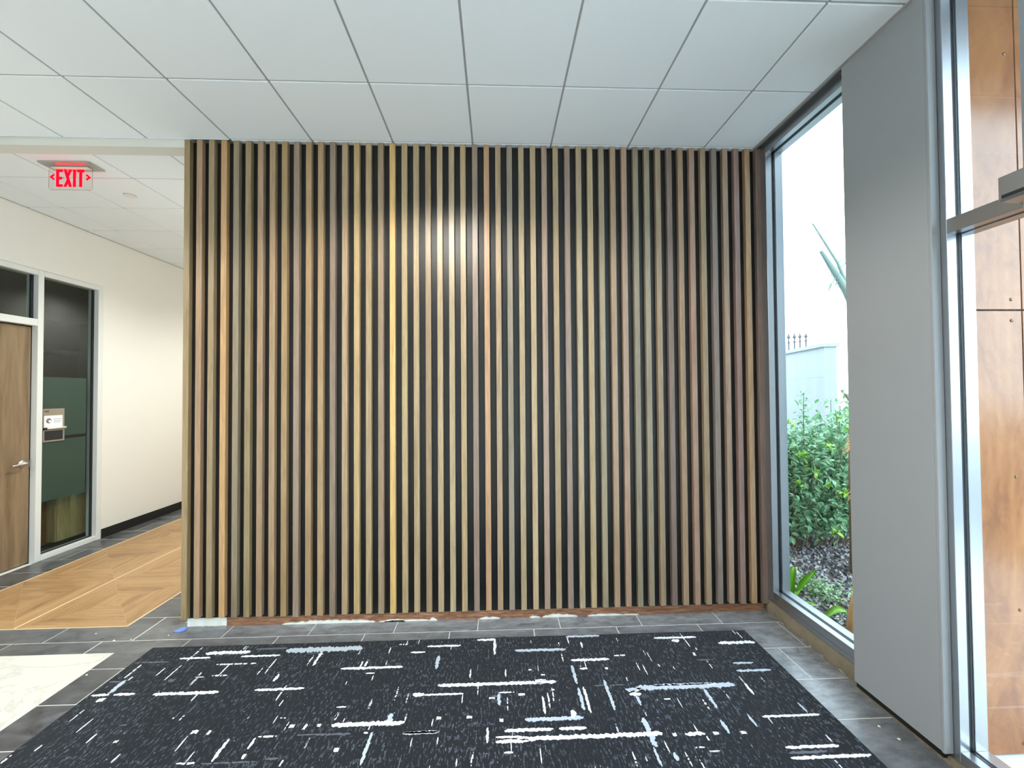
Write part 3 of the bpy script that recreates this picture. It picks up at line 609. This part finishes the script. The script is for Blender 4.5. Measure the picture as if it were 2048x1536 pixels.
for qx, qy, k in ((7.906, 10.887, 0.51), (7.832, 10.572, 0.465), (7.765, 10.286, 0.424), (7.696, 9.992, 0.382)):
    bm = bmesh.new(); lathe(bm, [(.02, 0), (.02, k * .42), (.034, k * .47), (.02, k * .52), (.016, k * .66), (.045, k * .74), (.014, k * .9), (.003, k)], 8, (qx, qy, z0)); obj('spike', bm, ir, fc)

# leaves
leafm = []
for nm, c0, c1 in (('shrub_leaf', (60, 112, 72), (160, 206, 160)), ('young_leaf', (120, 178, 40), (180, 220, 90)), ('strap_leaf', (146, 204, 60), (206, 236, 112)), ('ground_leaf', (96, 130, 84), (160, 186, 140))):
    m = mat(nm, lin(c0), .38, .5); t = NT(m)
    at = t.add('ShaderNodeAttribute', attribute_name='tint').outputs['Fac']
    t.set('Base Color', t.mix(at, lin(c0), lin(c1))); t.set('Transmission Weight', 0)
    leafm.append(m)
def leaves_mesh(name, items, m, parent, label=None):
    """items: (position, direction, up, length, width, tint)"""
    vs, fs, tint = [], [], []
    for p, d_, u, L, W, tn in items:
        d_ = d_.normalized(); s = d_.cross(u); s = s.normalized() if s.length > 1e-4 else Vector((1, 0, 0)); u2 = s.cross(d_)
        i = len(vs); fold = u2 * W * .25
        vs += [p, p + d_ * L * .35 + s * W * .5 + fold, p + d_ * L * .75 + s * W * .38 + fold - u2 * L * .06, p + d_ * L - u2 * L * .14, p + d_ * L * .75 - s * W * .38 + fold - u2 * L * .06, p + d_ * L * .35 - s * W * .5 + fold, p + d_ * L * .55]
        fs += [(i, i + 1, i + 6), (i + 1, i + 2, i + 6), (i + 2, i + 3, i + 6), (i + 3, i + 4, i + 6), (i + 4, i + 5, i + 6), (i + 5, i, i + 6)]
        tint += [tn] * 7
    me = bpy.data.meshes.new(name); me.from_pydata(vs, [], fs); me.materials.append(m)
    at = me.attributes.new('tint', 'FLOAT', 'POINT'); at.data.foreach_set('value', tint)
    o = obj(name, me, None, parent); o['kind'] = 'stuff'; return o
rs = random.Random(21)
def rv(): return Vector((rs.gauss(0, 1), rs.gauss(0, 1), rs.gauss(0, 1)))
sh = tag(empty('garden_shrub', (3.6, 4.75, GZ)), 'dense green leafy shrub outside the tall window by the slat wall', 'shrub')
bm = bmesh.new(); items, young = [], []
tips = []
for i in range(230):
    bx_, by_ = rs.uniform(2.85, 4.7), rs.uniform(4.55, 5.15); base = Vector((bx_ * .6 + 3.6 * .4, 4.8 + (by_ - 4.8) * .4, GZ))
    topz = 1.50 + .16 * math.sin(bx_ * 5.1) + rs.uniform(-.18, .12)
    tip = Vector((bx_ + rs.uniform(-.12, .12), by_ + rs.uniform(-.2, .1), rs.uniform(.75, 1.0) ** 1 * topz if rs.random() < .55 else rs.uniform(.3, 1.3)))
    mid = (base + tip) / 2 + rv() * .07
    if i % 3 == 0: tube(bm, [base, mid, tip], [.009, .006, .003], 5)
    nl = 62
    for k in range(nl):
        u = .16 + .84 * (k / nl); p = base.lerp(mid, u * 2) if u < .5 else mid.lerp(tip, u * 2 - 1)
        if p.z < .14: continue
        q = p + rv() * .055; d_ = (rv() + Vector((0, -.5, .35))).normalized(); L = rs.uniform(.055, .1)
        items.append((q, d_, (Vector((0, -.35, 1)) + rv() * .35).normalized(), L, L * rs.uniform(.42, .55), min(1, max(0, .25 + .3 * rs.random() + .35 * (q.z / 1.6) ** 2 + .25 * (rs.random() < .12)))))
    tips.append(tip)
# upright shoot at the left of the crown
for k in range(26):
    q = Vector((3.42 + .03 * math.sin(k), 4.5 + .02 * math.cos(k * 2), 1.32 + k * .0155)); an = k * 2.4
    items.append((q, Vector((math.cos(an), math.sin(an) * .6 - .2, .5)), Vector((0, -.3, 1)), .075 - k * .0008, .03, .5 + .3 * rs.random()))
tube(bm, [(3.86, 4.4, 1.62), (3.83, 4.4, 1.68), (3.78, 4.4, 1.72)], [.012, .009, .004], 6)
tube(bm, [(3.44, 4.52, 1.0), (3.42, 4.5, 1.4), (3.43, 4.5, 1.72)], [.006, .005, .003], 5)
for cx, cz_ in ((3.33, 1.00), (3.35, 1.02), (3.62, 1.12), (3.60, .68), (3.80, .60), (3.86, .64), (3.83, 1.42), (3.88, 1.3), (3.45, .86), (3.28, .72), (3.95, 1.4), (3.2, 1.36), (3.7, .2)):
    for k in range(9): young.append((Vector((cx, 4.42, cz_)) + rv() * .022, (rv() + Vector((0, -.7, .4))), Vector((0, -.4, 1)), rs.uniform(.05, .075), .034, rs.random()))
o = obj('branches', bm, mat('grey_brown_twig', lin((112, 100, 84)), .85), sh); o['kind'] = 'stuff'
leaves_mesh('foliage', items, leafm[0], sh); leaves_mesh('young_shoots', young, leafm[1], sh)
# strap-leaved plants close to the glass
def strap(bm, pts, wid, up=Vector((0, 0, 1))):
    prev = None; n = len(pts)
    for i, p in enumerate(pts):
        p = Vector(p); d_ = (Vector(pts[min(i + 1, n - 1)]) - Vector(pts[max(i - 1, 0)])).normalized(); s = d_.cross(up).normalized(); ww = wid * (math.sin(math.pi * min(.97, .22 + .78 * i / (n - 1)))) ** .7
        c = s.cross(d_)
        cur = [bm.verts.new(p + s * ww * .5 + c * ww * .2), bm.verts.new(p - c * ww * .05), bm.verts.new(p - s * ww * .5 + c * ww * .2)]
        if prev:
            bm.faces.new((prev[0], prev[1], cur[1], cur[0])); bm.faces.new((prev[1], prev[2], cur[2], cur[1]))
        prev = cur
def strap_plant(root, label, leaves):
    e_ = tag(empty('strap_leaf_plant', root), label, 'plant', None)
    for pts, wd in leaves:
        bm_ = bmesh.new(); strap(bm_, pts, wd)
        # give the blade thickness
        r_ = bmesh.ops.solidify(bm_, geom=bm_.faces[:], thickness=.003)
        bmesh.ops.recalc_face_normals(bm_, faces=bm_.faces[:]); o_ = obj('leaf', bm_, leafm[2], e_, True)
def bez(a, b_, c, n=9):
    a, b_, c = Vector(a), Vector(b_), Vector(c); return [a.lerp(b_, i / n).lerp(b_.lerp(c, i / n), i / n) for i in range(n + 1)]
r0 = (2.44, 3.42, GZ)
strap_plant(r0, 'bright green strap-leaved plant by the lower left corner of the window', [
    (bez(r0, (2.44, 3.28, .16), (2.62, 3.34, .26)), .095), (bez(r0, (2.38, 3.40, .30), (2.42, 3.50, .40)), .09), (bez(r0, (2.38, 3.46, .40), (2.54, 3.50, .30)), .09),
    (bez(r0, (2.36, 3.42, .3), (2.40, 3.6, .36)), .08), (bez(r0, (2.5, 3.48, .2), (2.60, 3.56, .2)), .075), (bez(r0, (2.46, 3.3, .05), (2.52, 3.2, .04)), .06)])
r1 = (2.78, 3.10, GZ)
strap_plant(r1, 'bright green strap leaf lying low beside the wooden stake', [
    (bez((2.77, 3.12, GZ + .02), (2.66, 3.12, .14), (2.47, 3.10, -.03)), .10), (bez((2.78, 3.12, GZ + .02), (2.80, 3.14, .12), (2.78, 3.2, .2)), .06), (bez(r1, (2.90, 3.12, .2), (3.04, 3.12, .22)), .06)])
e = tag(empty('wooden_stake', (2.56, 2.94, GZ)), 'tan wooden stake leaning at the right edge of the tall window', 'stake')
bm = bmesh.new(); tube(bm, [(2.585, 3.0, GZ - .02), (2.62, 3.0, .1), (2.665, 3.0, .26), (2.72, 3.0, .42)], [.026, .024, .023, .022], 12)
obj('pole', bm, mat('tan_bark', lin((206, 156, 104)), .8, .2, var=.15, vs=18), e, True)
bm = bmesh.new(); tube(bm, [(2.655, 3.03, GZ - .02), (2.68, 3.03, .1), (2.73, 3.03, .3)], [.035, .034, .03], 10)
obj('bark_strip', bm, mat('red_brown_bark', lin((160, 104, 84)), .85, .2, var=.2, vs=14), e, True)
# low grey-green groundcover
gi = []
for i in range(420):
    x, y = rs.gauss(2.86, .10), rs.gauss(3.62, .12)
    gi.append((Vector((x, y, GZ + rs.uniform(.02, .12))), rv() + Vector((0, -.4, .5)), Vector((0, -.3, 1)), rs.uniform(.025, .05), .018, rs.random()))
e = tag(empty('groundcover', (2.86, 3.62, GZ)), 'low pale green groundcover plant growing in the mulch under the shrub', 'plant')
leaves_mesh('foliage', gi, leafm[3], e)
# bark mulch
vs, fs, mi = [], [], []
for i in range(7000):
    x, y = rs.uniform(XO + .02, 4.7), rs.uniform(2.5, 5.25); z = GZ + .012 + rs.uniform(0, .02)
    L, W, h = rs.uniform(.015, .05), rs.uniform(.008, .02), rs.uniform(.004, .012); a = rs.uniform(0, 6.3); tl = rs.uniform(-.012, .012)
    cx, sy = math.cos(a), math.sin(a); j = len(vs)
    for u, v, q in ((-L, -W, tl), (L, -W, -tl), (L * .8, W, -tl), (-L * .9, W, tl)): vs.append((x + u * .5 * cx - v * .5 * sy, y + u * .5 * sy + v * .5 * cx, z + h + q))
    for u, v in ((-L, -W), (L, -W), (L, W), (-L, W)): vs.append((x + u * .5 * cx - v * .5 * sy, y + u * .5 * sy + v * .5 * cx, z - .006))
    fs += [(j, j + 1, j + 2, j + 3), (j, j + 4, j + 5, j + 1), (j + 1, j + 5, j + 6, j + 2), (j + 2, j + 6, j + 7, j + 3), (j + 3, j + 7, j + 4, j)]; k = rs.choice((0, 0, 1, 1, 2)); mi += [k] * 5
me = bpy.data.meshes.new('mulch'); me.from_pydata(vs, [], fs)
for c in ((92, 90, 94), (146, 144, 148), (188, 184, 182)): me.materials.append(mat('mulch_chip', lin(c), .9, .15, var=.15))
me.polygons.foreach_set('material_index', mi); mu = obj('bark_mulch', me, None, bed); mu['kind'] = 'stuff'
# spiny palm whose trunk is hidden by the pier
pl = tag(empty('spiny_palm', (3.75, 3.9, GZ)), 'spiny palm with grey-green spear leaves and dry brown fronds at the pier edge', 'palm')
trunk = mat('palm_trunk', lin((128, 96, 70)), .9, .2, var=.25, vs=16); spear = mat('grey_green_spear', lin((140, 160, 152)), .6, .3, var=.1); dry = mat('dry_frond', lin((196, 140, 96)), .9, .2, var=.2, vs=20)
bm = bmesh.new(); tube(bm, [(3.62, 3.95, GZ), (3.60, 3.95, .9), (3.62, 3.95, 1.9), (3.60, 3.94, 2.5)], [.14, .12, .11, .09], 14); obj('trunk', bm, trunk, pl, True)
def blade(pts, r): bm_ = bmesh.new(); tube(bm_, pts, r, 6); return obj('spear_leaf', bm_, spear, pl, True)
blade([(3.56, 3.93, 2.46), (3.416, 3.9, 2.711), (3.299, 3.9, 2.900), (3.173, 3.9, 3.093)], [.04, .036, .029, .016])
blade([(3.58, 3.93, 2.5), (3.408, 3.9, 2.809), (3.337, 3.9, 2.981), (3.094, 3.9, 3.362)], [.022, .018, .013, .007])
blade([(3.60, 3.93, 2.5), (3.62, 3.95, 3.0), (3.70, 3.9, 3.6)], [.02, .018, .004]); blade([(3.62, 3.93, 2.5), (3.80, 3.95, 2.9), (4.1, 3.9, 3.2)], [.02, .018, .004])
bm = bmesh.new()
for a_, b2 in (((3.275, 3.9, 2.94), (3.22, 3.9, 2.905)), ((3.305, 3.9, 2.885), (3.25, 3.9, 2.84)), ((3.337, 3.9, 2.981), (3.43, 3.9, 3.04)), ((3.36, 3.9, 2.93), (3.45, 3.9, 3.0)), ((3.31, 3.9, 2.90), (3.345, 3.9, 2.95)), ((3.33, 3.9, 2.85), (3.27, 3.9, 2.77)), ((3.35, 3.9, 2.82), (3.30, 3.9, 2.74)), ((3.37, 3.9, 2.79), (3.335, 3.9, 2.74)), ((3.27, 3.9, 2.77), (3.24, 3.9, 2.70))): tube(bm, [a_, b2], [.011, .004], 5)
obj('spines', bm, spear, pl)
for z, dx in ((1.42, .10), (1.30, .17), (1.21, .20), (1.12, .12), (.78, .17), (.72, .10)):
    bm = bmesh.new()
    for k in range(7): tube(bm, bez((3.53, 3.86, z), (3.47 - dx * .4, 3.80, z + .03 + .02 * rs.random()), (3.50 - dx - .05 * rs.random(), 3.80, z - .05 + .1 * (k / 6) - .04)), [.007] * 5 + [.005] * 3 + [.002] * 2, 5)
    obj('dry_frond', bm, dry, pl)

# ------------------------------------------------------------------ litter on the tiles
e = tag(empty('tape_scrap', (-2.38, 3.18, 0)), 'scrap of blue painter tape on the charcoal tile by the slat wall corner', 'tape')
bm = bmesh.new(); prism(bm, [(-2.375, 3.165), (-2.325, 3.155), (-2.30, 3.175), (-2.30, 3.215), (-2.345, 3.218), (-2.36, 3.195)], 'z', .001, .005); obj('strip', bm, mat('blue_tape', lin((112, 140, 214)), .7), e)
for x, y, s, lab in ((-2.365, 3.285, .007, 'white plaster crumb just left of the white drywall stub'), (-2.37, 3.12, .006, 'plaster crumb in front of the blue tape scrap'), (-2.71, 3.075, .008, 'plaster crumb on the grout line below the wood inlay corner'), (-2.60, 3.083, .006, 'plaster crumb on the grout line between inlay and tape scrap'),
                     (-2.55, 2.71, .007, 'pale crumb beside the corner of the white marble field'), (-2.92, 3.17, .006, 'plaster crumb on the dark tile just below the wood inlay'), (1.965, 2.10, .008, 'white paint chip on the tile near the pier base'), (1.99, 2.02, .008, 'white paint chip nearest the right frame edge')):
    bm = bmesh.new(); bmesh.ops.create_icosphere(bm, subdivisions=1, radius=s)
    for v in bm.verts: v.co = Vector((v.co.x * rs.uniform(.7, 1.2), v.co.y * rs.uniform(.7, 1.2), v.co.z * .45)) + Vector((x, y, s * .42))
    tag(obj('plaster_crumb', bm, M['plaster']), lab, 'debris', 'plaster crumbs on the tiles')
